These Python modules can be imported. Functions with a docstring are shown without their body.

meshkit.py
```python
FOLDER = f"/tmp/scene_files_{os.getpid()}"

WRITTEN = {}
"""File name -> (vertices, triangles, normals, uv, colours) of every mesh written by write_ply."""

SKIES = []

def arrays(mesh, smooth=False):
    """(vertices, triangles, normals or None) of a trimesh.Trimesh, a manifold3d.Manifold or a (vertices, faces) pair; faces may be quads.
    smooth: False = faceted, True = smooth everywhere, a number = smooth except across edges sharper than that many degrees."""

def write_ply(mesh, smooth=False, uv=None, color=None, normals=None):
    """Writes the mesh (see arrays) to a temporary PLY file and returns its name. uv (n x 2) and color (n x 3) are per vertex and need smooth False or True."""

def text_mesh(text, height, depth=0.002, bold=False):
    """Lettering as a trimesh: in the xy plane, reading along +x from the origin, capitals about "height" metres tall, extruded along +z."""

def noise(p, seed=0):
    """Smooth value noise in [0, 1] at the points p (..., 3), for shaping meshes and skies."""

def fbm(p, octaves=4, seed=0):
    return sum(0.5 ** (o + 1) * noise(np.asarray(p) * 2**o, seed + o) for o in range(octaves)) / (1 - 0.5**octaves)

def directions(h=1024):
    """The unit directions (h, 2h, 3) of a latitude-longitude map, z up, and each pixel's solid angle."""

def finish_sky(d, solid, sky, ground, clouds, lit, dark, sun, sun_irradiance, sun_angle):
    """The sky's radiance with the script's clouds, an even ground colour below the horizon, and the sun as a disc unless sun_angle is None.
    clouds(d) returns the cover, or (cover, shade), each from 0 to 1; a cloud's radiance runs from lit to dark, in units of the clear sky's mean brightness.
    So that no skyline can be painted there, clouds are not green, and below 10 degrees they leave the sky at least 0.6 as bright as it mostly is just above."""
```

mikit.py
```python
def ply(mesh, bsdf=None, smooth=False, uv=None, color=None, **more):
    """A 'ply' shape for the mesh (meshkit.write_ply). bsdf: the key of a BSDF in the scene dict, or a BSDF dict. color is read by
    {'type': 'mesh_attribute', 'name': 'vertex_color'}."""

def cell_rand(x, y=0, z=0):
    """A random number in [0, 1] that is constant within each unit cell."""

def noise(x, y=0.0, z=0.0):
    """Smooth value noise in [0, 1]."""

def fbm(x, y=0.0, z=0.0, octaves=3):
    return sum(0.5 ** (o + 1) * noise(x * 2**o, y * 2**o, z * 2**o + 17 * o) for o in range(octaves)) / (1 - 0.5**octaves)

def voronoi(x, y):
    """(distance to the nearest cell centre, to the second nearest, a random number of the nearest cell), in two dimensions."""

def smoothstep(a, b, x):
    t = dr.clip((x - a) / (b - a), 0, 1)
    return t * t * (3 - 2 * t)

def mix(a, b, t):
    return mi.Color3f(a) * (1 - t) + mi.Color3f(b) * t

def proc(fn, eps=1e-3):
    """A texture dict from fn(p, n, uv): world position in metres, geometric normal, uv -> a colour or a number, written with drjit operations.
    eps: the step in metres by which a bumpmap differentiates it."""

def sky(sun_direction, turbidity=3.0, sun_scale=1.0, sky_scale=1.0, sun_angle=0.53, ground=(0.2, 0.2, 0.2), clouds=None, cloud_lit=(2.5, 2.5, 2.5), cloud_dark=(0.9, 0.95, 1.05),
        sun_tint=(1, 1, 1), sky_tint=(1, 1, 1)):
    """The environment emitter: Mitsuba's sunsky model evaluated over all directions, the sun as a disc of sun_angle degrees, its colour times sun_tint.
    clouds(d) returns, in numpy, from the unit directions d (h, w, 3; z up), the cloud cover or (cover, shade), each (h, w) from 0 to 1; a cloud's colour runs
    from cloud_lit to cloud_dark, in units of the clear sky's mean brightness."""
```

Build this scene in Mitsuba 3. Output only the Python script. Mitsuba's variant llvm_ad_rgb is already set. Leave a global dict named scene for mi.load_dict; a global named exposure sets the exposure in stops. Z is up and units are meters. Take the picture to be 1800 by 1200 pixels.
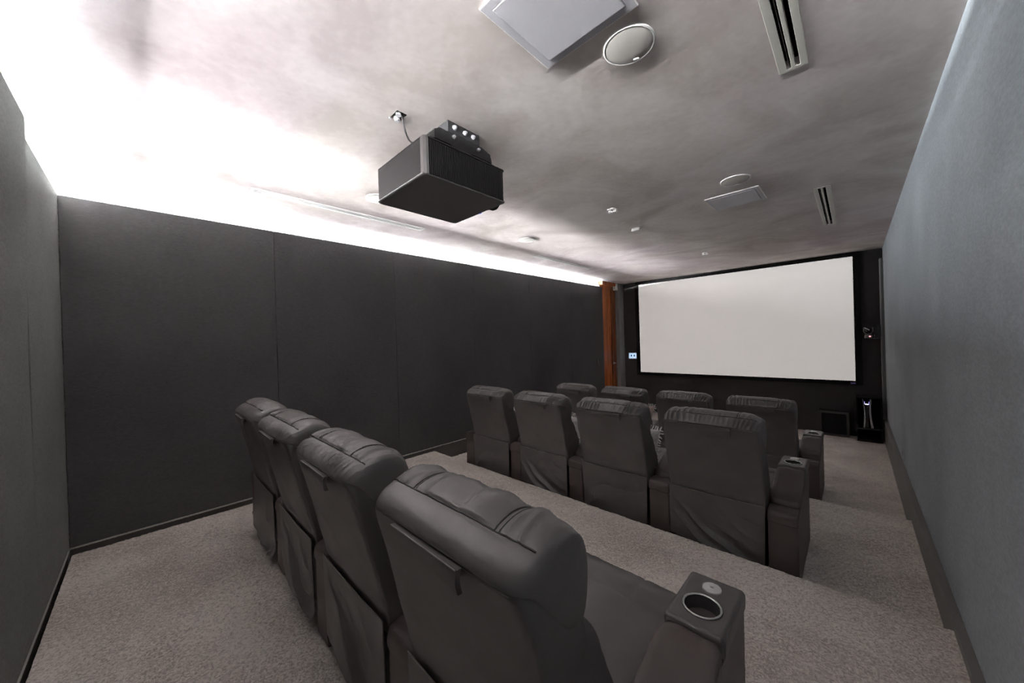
import math, numpy as np, trimesh, mitsuba as mi, drjit as dr, mikit, meshkit
import manifold3d as m3
from shapely.geometry import box as sbox, Polygon
from mikit import proc, noise, fbm, smoothstep, mix

T = mi.ScalarTransform4f
scene, labels = {}, {}

# ------------------------------------------------------------------ camera, light, exposure
EYE = np.array([0.0, 0.0, 1.697])
YAW, PITCH, ROLL, F = -0.768801, -0.0037976, 0.0300328, 621.47
fw = np.array([math.sin(YAW) * math.cos(PITCH), math.cos(YAW) * math.cos(PITCH), math.sin(PITCH)])
rt = np.cross(fw, [0, 0, 1.0]); rt /= np.linalg.norm(rt)
dn = -np.cross(rt, fw)
down = -rt * math.sin(ROLL) + dn * math.cos(ROLL)
scene['camera'] = {'type': 'perspective', 'fov': math.degrees(2 * math.atan(900 / F)), 'fov_axis': 'x', 'near_clip': 0.02,
                   'to_world': T().look_at(origin=EYE.tolist(), target=(EYE + fw).tolist(), up=(-down).tolist())}
LED = [18800.0, 19000.0, 19250.0]         # the strips in the cove slots
LTILT, LDROP = 0.0120, 0.0021        # the strips hang under a small lip and look down into their slots
LIPPOWER, LIPEND, UPPOWER, BACK = 0.065, 5.2, 0.042, 0.26                              # extra strips added on the panel tops to brighten wall and ceiling; back share
exposure = 1.46

# ------------------------------------------------------------------ room numbers (metres)
XL, XR, YB, YS, ZC = -3.94, 0.335, -0.405, 7.86, 2.935      # panel faces, screen wall, ceiling
SLOT = 0.085
PTOP = 2.797
Z3, Z2, Z1 = 0.297, 0.149, 0.0
NOSE3, NOSE2 = 2.574, 4.277

# ------------------------------------------------------------------ helpers
def numbered(key):
    if not any(k == key or k.startswith(key + '__') for k in scene):
        return key
    i = 1
    while any(k == f'{key}_{i:03d}' or k.startswith(f'{key}_{i:03d}__') for k in scene):
        i += 1
    return f'{key}_{i:03d}'

def put(key, mesh, bsdf, smooth=False, to_world=None, **more):
    key = numbered(key)
    d = mesh if isinstance(mesh, dict) else mikit.ply(mesh, bsdf, smooth=smooth, **more)
    if isinstance(mesh, dict):
        d = dict(mesh)
    if to_world is not None:
        d['to_world'] = to_world
    scene[key] = d
    return key

def tag(key, label, category=None, group=None, kind=None):
    labels[key] = {'label': label}
    if category: labels[key]['category'] = category
    if group: labels[key]['group'] = group
    if kind: labels[key]['kind'] = kind

def cat(*ms):
    return trimesh.util.concatenate([m for m in ms])

def box(x0, x1, y0, y1, z0, z1):
    m = trimesh.creation.box([x1 - x0, y1 - y0, z1 - z0])
    m.apply_translation([(x0 + x1) / 2, (y0 + y1) / 2, (z0 + z1) / 2])
    return m

def tm(man):
    m = man.to_mesh()
    return trimesh.Trimesh(m.vert_properties[:, :3], m.tri_verts, process=False)

def mf(m):
    return m3.Manifold(m3.Mesh(np.asarray(m.vertices, np.float32), np.asarray(m.faces, np.uint32)))

def rman(x0, x1, y0, y1, z0, z1, r, n=12):
    s = m3.Manifold.sphere(r, n)
    pts = [(x, y, z) for x in (x0 + r, x1 - r) for y in (y0 + r, y1 - r) for z in (z0 + r, z1 - r)]
    return m3.Manifold.batch_hull([s.translate(p) for p in pts])

def rbox(x0, x1, y0, y1, z0, z1, r, n=12):
    return tm(rman(x0, x1, y0, y1, z0, z1, r, n))

def cyl(p0, p1, r, n=24, r1=None):
    p0, p1 = np.array(p0, float), np.array(p1, float)
    L = np.linalg.norm(p1 - p0)
    m = tm(m3.Manifold.cylinder(L, r, r if r1 is None else r1, n))
    m.apply_transform(trimesh.geometry.align_vectors([0, 0, 1], (p1 - p0) / L))
    m.apply_translation(p0)
    return m

def lathe(prof, n=48):
    return trimesh.creation.revolve(np.array(prof, float), sections=n)

def tube(points, r, sides=8):
    p = np.asarray(points, float)
    t = np.gradient(p, axis=0); t /= np.linalg.norm(t, axis=1, keepdims=True) + 1e-12
    a = np.cross(t, np.where(np.abs(t[:, 2:]) < 0.9, [0, 0, 1.0], [1.0, 0, 0])); a /= np.linalg.norm(a, axis=1, keepdims=True) + 1e-12
    b = np.cross(t, a)
    ang = np.arange(sides) * 2 * np.pi / sides
    v = p[:, None] + r * (np.cos(ang)[None, :, None] * a[:, None] + np.sin(ang)[None, :, None] * b[:, None])
    n = len(p)
    i, j = np.meshgrid(np.arange(n - 1), np.arange(sides), indexing='ij')
    q = np.stack([i * sides + j, i * sides + (j + 1) % sides, (i + 1) * sides + (j + 1) % sides, (i + 1) * sides + j], -1).reshape(-1, 4)
    f = np.vstack([q[:, [0, 1, 2]], q[:, [0, 2, 3]]])
    v = v.reshape(-1, 3)
    caps, extra = [], []
    for e, row in ((0, 0), (1, n - 1)):
        c = len(v) + e; extra.append(p[row])
        for k in range(sides):
            a_, b_ = row * sides + k, row * sides + (k + 1) % sides
            caps.append([c, b_, a_] if e == 0 else [c, a_, b_])
    return fixn(trimesh.Trimesh(np.vstack([v, extra]), np.vstack([f, caps]), process=False))

def fixn(m):
    if m.volume < 0:
        m.faces = m.faces[:, ::-1]
    return m

def bez(p0, p1, p2, p3, n=24):
    t = np.linspace(0, 1, n)[:, None]
    p0, p1, p2, p3 = map(np.asarray, (p0, p1, p2, p3))
    return (1 - t) ** 3 * p0 + 3 * (1 - t) ** 2 * t * p1 + 3 * (1 - t) * t * t * p2 + t ** 3 * p3

def spline(ctrl, n, closed=True):
    """Catmull-Rom through the control points, resampled evenly; returns (n, 2)."""
    c = np.asarray(ctrl, float); m = len(c); out = []
    for i in range(m if closed else m - 1):
        a, b, d, e = (c[(i + k) % m] if closed else c[min(max(i + k, 0), m - 1)] for k in (-1, 0, 1, 2))
        t = np.linspace(0, 1, 24, endpoint=False)[:, None]
        out.append(0.5 * (2 * b + (d - a) * t + (2 * a - 5 * b + 4 * d - e) * t ** 2 + (3 * b - a - 3 * d + e) * t ** 3))
    p = np.vstack(out + ([out[0][:1]] if closed else [c[-1:]]))
    s = np.r_[0, np.cumsum(np.linalg.norm(np.diff(p, axis=0), axis=1))]
    q = np.linspace(0, s[-1], n + 1)[:-1] if closed else np.linspace(0, s[-1], n)
    return np.stack([np.interp(q, s, p[:, 0]), np.interp(q, s, p[:, 1])], 1)

def loft(prof, x0, x1, nx=60, p=8.0, disp=None, pinch=1.0):
    """A puffy body: the closed (y, z) profile swept along x, its ends rounded as a superellipse of power p; disp(x, s, P, N) moves points along N."""
    v = np.linspace(-1, 1, nx)
    u = np.sin(np.pi / 2 * np.sign(v) * np.abs(v) ** 0.8)
    sc = np.maximum(1 - np.abs(u) ** p, 0) ** (1 / p)
    c = prof.mean(0)
    n = len(prof)
    d = np.roll(prof, -1, 0) - np.roll(prof, 1, 0)
    N2 = np.stack([d[:, 1], -d[:, 0]], 1); N2 /= np.linalg.norm(N2, axis=1, keepdims=True)
    area = 0.5 * np.sum(prof[:, 0] * np.roll(prof[:, 1], -1) - np.roll(prof[:, 0], -1) * prof[:, 1])
    if area < 0: N2 = -N2
    X = (x0 + x1) / 2 + u * (x1 - x0) / 2
    P = np.empty((nx, n, 3))
    P[..., 0] = X[:, None]
    P[..., 1:] = c + (prof - c)[None] * sc[:, None, None]
    if disp is not None:
        s = np.arange(n) / n
        h = disp(np.broadcast_to((X[:, None] - x0) / (x1 - x0), (nx, n)), np.broadcast_to(s[None], (nx, n)), P)
        P[..., 1:] += (h * np.minimum(1, sc[:, None] * 1.3))[..., None] * N2[None]
    return strip(P, True)

def strip(P, closed):
    """Grid (nx, n, 3) to a mesh, closed round in the second index, capped by its end rings' centres."""
    nx, n = P.shape[:2]
    i, j = np.meshgrid(np.arange(nx - 1), np.arange(n if closed else n - 1), indexing='ij')
    q = np.stack([i * n + j, i * n + (j + 1) % n, (i + 1) * n + (j + 1) % n, (i + 1) * n + j], -1).reshape(-1, 4)
    f = [q[:, [0, 1, 2]], q[:, [0, 2, 3]]]
    v = P.reshape(-1, 3)
    if closed:
        k = np.arange(n)
        f += [np.stack([np.full(n, len(v)), (k + 1) % n, k], 1), np.stack([np.full(n, len(v) + 1), (nx - 1) * n + k, (nx - 1) * n + (k + 1) % n], 1)]
        v = np.vstack([v, P[0].mean(0), P[-1].mean(0)])
    m = trimesh.Trimesh(v, np.vstack(f), process=False)
    return fixn(m) if closed else m

def prism(poly, x0, x1, bevel=0.0, nb=3):
    """A (y, z) polygon extruded along x, its rim rounded by bevel (inset by shapely, hulls not needed: stacked slices)."""
    cs = m3.CrossSection([np.asarray(poly, float)], m3.FillRule.NonZero)
    if bevel <= 0:
        man = cs.extrude(x1 - x0)
    else:
        parts = []
        for k in range(nb):
            a = bevel * (1 - math.cos((k + 0.5) / nb * math.pi / 2))
            e = bevel * (1 - math.sin((k + 0.5) / nb * math.pi / 2))
            parts.append(cs.offset(-e, m3.JoinType.Miter, 3.0).extrude(x1 - x0 - 2 * (bevel - a) * 0 - 2 * a).translate([0, 0, a]))
        man = m3.Manifold.batch_boolean(parts, m3.OpType.Add)
    m = tm(man)
    v = np.array(m.vertices)
    m.vertices = np.stack([v[:, 2] + x0, v[:, 0], v[:, 1]], 1)
    return fixn(m)

def slab(poly, z0, z1):
    m = trimesh.creation.extrude_polygon(poly, z1 - z0, engine='earcut')
    m.apply_translation([0, 0, z0])
    return m

def curved(path, r, n=6):
    """A polyline with its inner corners rounded (2-D)."""
    out = [np.array(path[0], float)]
    for a, b, c in zip(path[:-2], path[1:-1], path[2:]):
        a, b, c = map(lambda q: np.array(q, float), (a, b, c))
        u, w = (a - b) / np.linalg.norm(a - b), (c - b) / np.linalg.norm(c - b)
        for t in np.linspace(0, 1, n):
            out.append((1 - t) ** 2 * (b + u * r) + 2 * t * (1 - t) * b + t * t * (b + w * r))
    out.append(np.array(path[-1], float))
    return np.array(out)

# ------------------------------------------------------------------ materials
def bsdf(name, d):
    scene[name] = d
    return name

def princ(name, color, rough=0.5, spec=0.5, metallic=0.0, bump=None, bscale=0.001, eps=1e-3, **kw):
    col = color if isinstance(color, dict) else {'type': 'rgb', 'value': list(color)}
    d = {'type': 'principled', 'base_color': col, 'roughness': rough, 'specular': spec, 'metallic': metallic, **kw}
    if bump is not None:
        d = {'type': 'bumpmap', 'arbitrary': proc(bump, eps), 'scale': bscale, 'bsdf': d}
    return bsdf(name, {'type': 'twosided', 'bsdf': d})

def diffuse(name, color):
    return bsdf(name, {'type': 'twosided', 'bsdf': {'type': 'diffuse', 'reflectance': color if isinstance(color, dict) else {'type': 'rgb', 'value': list(color)}}})

def carpet_col(p, n, uv):
    a = fbm(p.x * 130, p.y * 130, p.z * 130, 2)
    b = noise(p.x * 310 + 7, p.y * 310, p.z * 310)
    big = fbm(p.x * 2.2 + 3 * noise(p.x * 1.1, p.y * 1.1), p.y * 3.1, 5.0, 3)
    t = dr.clip(0.60 + (a - 0.5) * 1.6 + (b - 0.5) * 0.9 + (big - 0.5) * 0.9, 0, 1)
    return mix([0.46, 0.40, 0.36], [0.97, 0.90, 0.835], t)
diffuse('carpet', proc(carpet_col))

def plaster_q(p):
    wx = fbm(p.x * 1.3, p.y * 1.3, 2.0, 3) * 1.6
    wy = fbm(p.x * 1.1 + 9, p.y * 1.4 + 4, 7.0, 3) * 1.4
    return fbm(p.x * 2.2 + wx * 2 + p.y * 1.2, p.y * 2.6 - p.x * 1.5 + wy * 2, 0.0, 5)
def ceil_col(p, n, uv):
    q = plaster_q(p)
    fine = fbm(p.x * 34 + p.y * 9, p.y * 34 - p.x * 13, 1.0, 2)
    warm = smoothstep(0.35, 0.65, fbm(p.x * 0.9, p.y * 0.9, 3.0, 2))
    t = dr.clip(0.5 + (q - 0.5) * 1.9 + (fine - 0.5) * 0.35, 0, 1)
    lo = mix([0.52, 0.452, 0.455], [0.52, 0.468, 0.44], warm)
    hi = mix([0.71, 0.642, 0.648], [0.71, 0.66, 0.635], warm)
    return mix(lo, hi, t)
def ceil_bump(p, n, uv):
    return 0.25 * plaster_q(p) + 0.12 * fbm(p.x * 70, p.y * 70, 0, 2)
bsdf('plaster', {'type': 'twosided', 'bsdf': {'type': 'bumpmap', 'arbitrary': proc(ceil_bump, 2e-3), 'scale': 0.003, 'bsdf': {'type': 'diffuse', 'reflectance': proc(ceil_col)}}})
diffuse('cove_white', (0.82, 0.82, 0.82))
diffuse('slot_dark', (0.20, 0.20, 0.20))

def fabric(lo, hi):
    def fn(p, n, uv):
        s = p.x + p.y
        a = fbm(s * 60, p.z * 150, p.x * 3, 3)
        b = noise(s * 420, p.z * 420, p.x)
        c = fbm(s * 2.0, p.z * 1.6, 2.0, 3)
        t = dr.clip(0.5 + (a - 0.5) * 1.0 + (b - 0.5) * 0.5 + (c - 0.5) * 0.9, 0, 1)
        return mix(lo, hi, t)
    return proc(fn)
diffuse('fabric_charcoal', fabric([0.043, 0.043, 0.045], [0.066, 0.066, 0.068]))
diffuse('fabric_grey', fabric([0.345, 0.385, 0.415], [0.455, 0.50, 0.535]))
diffuse('fabric_green_grey', fabric([0.13, 0.138, 0.132], [0.19, 0.199, 0.191]))
diffuse('fabric_mid', fabric([0.20, 0.20, 0.20], [0.27, 0.27, 0.27]))
diffuse('fabric_black', fabric([0.030, 0.028, 0.028], [0.046, 0.043, 0.043]))

def leather_col(p, n, uv):
    return mix([0.052, 0.0485, 0.047], [0.078, 0.0725, 0.0705], fbm(p.x * 9, p.y * 9, p.z * 9, 3))
def leather_bump(p, n, uv):
    return 0.6 * fbm(p.x * 420, p.y * 420, p.z * 420, 2) + 2.5 * fbm(p.x * 14, p.y * 14, p.z * 14, 3)
princ('leather', proc(leather_col), 0.40, 0.6, bump=leather_bump, bscale=0.0006, eps=6e-4)
princ('leather_lit', proc(lambda p, n, uv: leather_col(p, n, uv) * 1.4), 0.40, 0.6, bump=leather_bump, bscale=0.0006, eps=6e-4)  # headrest copy of the leather, lightened as if lit from above
princ('leather_brown', proc(lambda p, n, uv: mix([0.040, 0.0305, 0.028], [0.058, 0.045, 0.042], fbm(p.x * 9, p.y * 9, p.z * 9, 3))), 0.46, 0.5, bump=leather_bump, bscale=0.0005, eps=6e-4)
princ('stitch', (0.15, 0.14, 0.135), 0.6)
princ('stitch_dark', (0.014, 0.013, 0.013), 0.6)
princ('black_plastic', (0.014, 0.014, 0.015), 0.45, 0.5)
princ('charcoal_metal', (0.05, 0.05, 0.052), 0.38, 0.6, 0.3)
princ('bottom_grey', (0.17, 0.168, 0.168), 0.5, 0.5)
princ('grille_grey', (0.13, 0.13, 0.132), 0.4, 0.6, 0.3)
princ('post_highlight', (0.34, 0.34, 0.34), 0.32, 0.6, 0.4)
princ('trim_silver', (0.85, 0.85, 0.85), 0.35, 0.5, 0.3)
princ('black_void', (0.004, 0.004, 0.004), 0.9, 0.1)
princ('chrome', (0.82, 0.82, 0.82), 0.22, 0.5, 1.0)
princ('bolt_steel', (0.72, 0.72, 0.74), 0.45, 0.5, 0.4)
princ('disc_silver', (0.85, 0.85, 0.82), 0.4, 0.5)
princ('alu_strip', (0.42, 0.42, 0.40), 0.5, 0.5, 0.3)
princ('skirting', (0.055, 0.053, 0.05), 0.6, 0.3)
princ('skirting_pale', (0.17, 0.165, 0.155), 0.6, 0.3)
princ('white_paint', (0.80, 0.78, 0.76), 0.5, 0.4)
princ('vent_paint', (0.50, 0.49, 0.44), 0.5, 0.4)
princ('panel_lilac', (0.45, 0.44, 0.465), 0.5, 0.4)
princ('grille_cloth', (0.41, 0.39, 0.36), 0.7, 0.3)
princ('screen_fabric', (0.88, 0.86, 0.84), 0.8, 0.1)
princ('velvet', (0.006, 0.006, 0.006), 0.95, 0.05)
def wood_col(p, n, uv):
    g = fbm(p.y * 26 + 2.0 * noise(p.y * 3, p.z * 1.2), p.z * 1.6, 0.0, 3)
    l = fbm(p.y * 120, p.z * 3.0, 1.0, 2)
    return mix([0.16, 0.038, 0.010], [0.42, 0.125, 0.036], dr.clip(0.5 + (g - 0.5) * 1.8 + (l - 0.5) * 0.6, 0, 1))
princ('wood', proc(wood_col), 0.45, 0.4)
princ('wood_dark', proc(lambda p, n, uv: wood_col(p, n, uv) * 0.55), 0.45, 0.4)
diffuse('knit_white', proc(lambda p, n, uv: mix([0.62, 0.61, 0.60], [0.93, 0.92, 0.90], fbm(p.x * 60, p.y * 60, p.z * 60, 2))))
diffuse('knit_pink', proc(lambda p, n, uv: mix([0.55, 0.42, 0.37], [0.78, 0.66, 0.60], fbm(p.x * 60, p.y * 60, p.z * 60, 2))))
princ('console_white', (0.82, 0.82, 0.84), 0.35, 0.5)
princ('console_black', (0.01, 0.01, 0.011), 0.15, 0.6)
princ('grey_plastic', (0.22, 0.22, 0.21), 0.4, 0.5)
princ('frame_charcoal', (0.035, 0.033, 0.032), 0.5, 0.4)
princ('icon_blue', (0.02, 0.10, 0.30), 0.5)

def emit(rgb):
    return {'type': 'area', 'radiance': {'type': 'rgb', 'value': list(rgb)}}

# ------------------------------------------------------------------ floor: three carpeted tiers
def carpet_mesh(path, x0, x1, dx, ds, amp, seed):
    path = curved(path, 0.03, 8)
    s = np.r_[0, np.cumsum(np.linalg.norm(np.diff(path, axis=0), axis=1))]
    q = np.unique(np.r_[np.arange(0, s[-1], ds), s[-1]])
    yz = np.stack([np.interp(q, s, path[:, k]) for k in (0, 1)], 1)
    d = np.gradient(yz, axis=0); d /= np.linalg.norm(d, axis=1, keepdims=True)
    N = np.stack([-d[:, 1], d[:, 0]], 1)
    X = np.arange(x0, x1 + dx, dx)
    P = np.empty((len(X), len(q), 3)); P[..., 0] = X[:, None]; P[..., 1:] = yz[None]
    c = np.stack(np.broadcast_arrays(X[:, None], q[None], seed), -1)
    h = (meshkit.fbm(c * 75, 2, seed) - 0.5) * amp * 2 + (meshkit.fbm(c * [9, 9, 1], 3, seed + 5) - 0.5) * amp * 1.3
    P[..., 1:] += (h - amp * 0.5)[..., None] * N[None]
    m = strip(P, False)
    m.faces = m.faces[:, ::-1] if m.face_normals[:, 2].mean() < 0 else m.faces
    return m
FXL, FXR = XL + 0.012, 0.312
put('floor__upper_tier', carpet_mesh([(YB + 0.012, Z3), (NOSE3, Z3), (NOSE3, Z2 - 0.01)], FXL, FXR, 0.009, 0.009, 0.004, 1), 'carpet', True)
put('floor__middle_tier', carpet_mesh([(NOSE3 - 0.02, Z2), (NOSE2, Z2), (NOSE2, Z1 - 0.01)], FXL, FXR, 0.011, 0.011, 0.005, 2), 'carpet', True)
put('floor__lower_tier', carpet_mesh([(NOSE2 - 0.02, Z1), (YS, Z1)], FXL, FXR, 0.018, 0.018, 0.005, 3), 'carpet', True)
tag('floor', 'beige carpeted floor in three stepped tiers', kind='structure')
for k, l in (('upper_tier', 'highest carpeted tier at the back'), ('middle_tier', 'middle carpeted tier'), ('lower_tier', 'lowest carpet in front of the screen')):
    tag('floor__' + k, l)

# ------------------------------------------------------------------ ceiling with its holes
RND = [(-0.665, 1.455), (-0.665, 3.335), (-2.888, 3.315), (-2.888, 1.405)]
RR = 0.106
SQ = [(-0.9755, -0.5555, 0.893, 1.298), (-0.963, -0.554, 3.602, 3.997)]
DIF = [(-0.2335, -0.126, 0.62, 2.151), (-0.232, -0.116, 4.071, 5.572), (-3.42, -3.312, 0.592, 2.135), (-3.42, -3.312, 4.039, 5.562)]
XW, YW = XL - SLOT, YB - SLOT
cpoly = sbox(XW - 0.03, YW - 0.03, XR + 0.12, YS + 0.05)
for a, b, c, d in DIF:
    cpoly = cpoly.difference(sbox(a + 0.02, c + 0.02, b - 0.02, d - 0.02))
SOCKET = (-1.806, -1.716, 0.951, 1.017)
cpoly = cpoly.difference(sbox(SOCKET[0] + 0.004, SOCKET[2] + 0.004, SOCKET[1] - 0.004, SOCKET[3] - 0.004))
put('ceiling', slab(cpoly, ZC, ZC + 0.04), 'plaster')
tag('ceiling', 'clouded grey-pink textured plaster ceiling', kind='structure')

# ------------------------------------------------------------------ walls
STR = 'structure'
# left: white wall behind, charcoal fabric panels in front of it, light strip in the slot between
put('wall_left__backing', cat(box(XW - 0.03, XW, YW, 6.99, PTOP - 0.20, ZC + 0.02), box(XW - 0.03, XW, 6.99, YS, -0.02, ZC + 0.02)), 'cove_white')
put('wall_left__slot_floor', box(XW, XL - 0.026, YW, 6.96, PTOP - 0.03, PTOP - 0.0075), 'slot_dark')
tag('wall_left', 'charcoal fabric wall with light cove along its top', kind=STR)
edges = [YB, 0.862, 2.082, 3.302, 4.522, 5.742, 6.955]
for a, b in zip(edges[:-1], edges[1:]):
    put('wall_left__panel', rbox(XL - 0.026, XL, a + 0.0008, b - 0.0008, 0.345, PTOP, 0.003, 8), 'fabric_charcoal', 30)
put('wall_left__light_strip', trimesh.Trimesh([[XW + 0.004, YB + 0.002, PTOP - LDROP - 0.0017], [XW + 0.004, 6.94, PTOP - LDROP - 0.0017], [XW + 0.004 + LTILT, 6.94, PTOP - 0.0017], [XW + 0.004 + LTILT, YB + 0.002, PTOP - 0.0017]],
    [[0, 1, 2], [0, 2, 3]], process=False), 'white_paint', emitter=emit(LED))
put('wall_left__light_strip', trimesh.Trimesh([[XL - 0.016, YB + 0.002, PTOP + 0.0004], [XL - 0.016, LIPEND, PTOP + 0.0004], [XL - 0.0115, LIPEND, PTOP + 0.0024], [XL - 0.0115, YB + 0.002, PTOP + 0.0024]],
    [[0, 1, 2], [0, 2, 3]], process=False), 'white_paint', emitter=emit([c * LIPPOWER for c in LED]))  # second strip, added to throw light onto the right wall and ceiling
put('wall_left__light_strip', trimesh.Trimesh([[XL - 0.022, YB, PTOP + 0.0003], [XL - 0.018, YB, PTOP + 0.0003], [XL - 0.018, 6.94, PTOP + 0.0003], [XL - 0.022, 6.94, PTOP + 0.0003]],
    [[0, 1, 2], [0, 2, 3]], process=False), 'white_paint', emitter=emit([c * UPPOWER for c in LED]))  # third strip, added to fill the dim band beside the cove
tag('wall_left__light_strip', 'glowing light strip')
# back: same, with a panel whose top bows out of plane
put('wall_back__backing', cat(box(XW, XR + 0.1, YW - 0.03, YW, PTOP - 0.20, ZC + 0.02), box(XL - 0.02, XR, YW - 0.03, YB - 0.03, 0.2, PTOP - 0.25)), 'cove_white')
put('wall_back__slot_floor', box(XL - 0.026, XR, YW, YB - 0.026, PTOP - 0.03, PTOP - 0.0075), 'slot_dark')
tag('wall_back', 'green-grey fabric back wall with light cove above', kind=STR)
def back_panel(x0, x1, bow):
    nx, nz = 60, 40
    X = np.linspace(x0, x1, nx); Zs = np.linspace(0.345, PTOP, nz)
    ss = lambda a, b, x: (lambda t: t * t * (3 - 2 * t))(np.clip((x - a) / (b - a), 0, 1))
    def sheet(dy):
        P = np.empty((nx, nz, 3)); P[..., 0] = X[:, None]; P[..., 2] = Zs[None]
        P[..., 1] = YB + dy
        if bow:
            P[..., 1] += (0.037 * ss(-2.97, -2.72, X)[:, None] - 0.012 * np.exp(-((X[:, None] + 2.98) / 0.05) ** 2)) * ss(0.6, 2.7, Zs)[None]
        return P
    a, b = sheet(0), sheet(-0.026)
    ring = np.concatenate([a, b[:, ::-1]], 1)
    return strip(ring, True)
for a, b, w in ((XL, -2.955, False), (-2.9535, -1.735, True), (-1.7335, -0.515, True), (-0.5135, XR, True)):
    if a == -2.9535:
        put('wall_back__panel', back_panel(a, b, True), 'fabric_green_grey', 40)
    else:
        put('wall_back__panel', rbox(a, b, YB - 0.026 + (0.037 if w else 0), YB + (0.037 if w else 0), 0.345, PTOP, 0.003, 8) if w else back_panel(a, b, False), 'fabric_green_grey', 40)
put('wall_back__light_strip', trimesh.Trimesh([[XR - 0.02, YW + 0.004, PTOP - 0.0034 - 0.0014], [XL, YW + 0.004, PTOP - 0.0034 - 0.0014], [XL, YW + 0.004 + LTILT, PTOP - 0.0014], [XR - 0.02, YW + 0.004 + LTILT, PTOP - 0.0014]],
    [[0, 1, 2], [0, 2, 3]], process=False), 'white_paint', emitter=emit([c * BACK for c in LED]))
put('wall_back__light_strip', trimesh.Trimesh([[XL, YB - 0.026, PTOP + 0.0003], [XR - 0.02, YB - 0.026, PTOP + 0.0003], [XR - 0.02, YB - 0.022, PTOP + 0.0003], [XL, YB - 0.022, PTOP + 0.0003]],
    [[0, 1, 2], [0, 2, 3]], process=False), 'white_paint', emitter=emit([c * UPPOWER * 1.4 for c in LED]))  # second back strip, added to fill the ceiling close to it
tag('wall_back__light_strip', 'glowing light strip')
# right
for a, b in zip([YW, 0.80, 2.02, 3.24, 4.46, 5.68, 6.90], [0.80, 2.02, 3.24, 4.46, 5.68, 6.90, YS]):
    put('wall_right__panel', box(XR, XR + 0.03, a + 0.0004, b - 0.0004, 0.345, ZC), 'fabric_grey')
put('wall_right__backing', box(XR + 0.03, XR + 0.09, YW, YS, -0.02, ZC + 0.02), 'fabric_grey')
tag('wall_right', 'pale blue-grey fabric wall', kind=STR)
# screen wall
put('wall_screen', box(XW - 0.03, XR + 0.09, YS, YS + 0.05, -0.02, ZC + 0.02), 'fabric_black')
tag('wall_screen', 'black fabric wall behind the projection screen', kind=STR)
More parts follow.
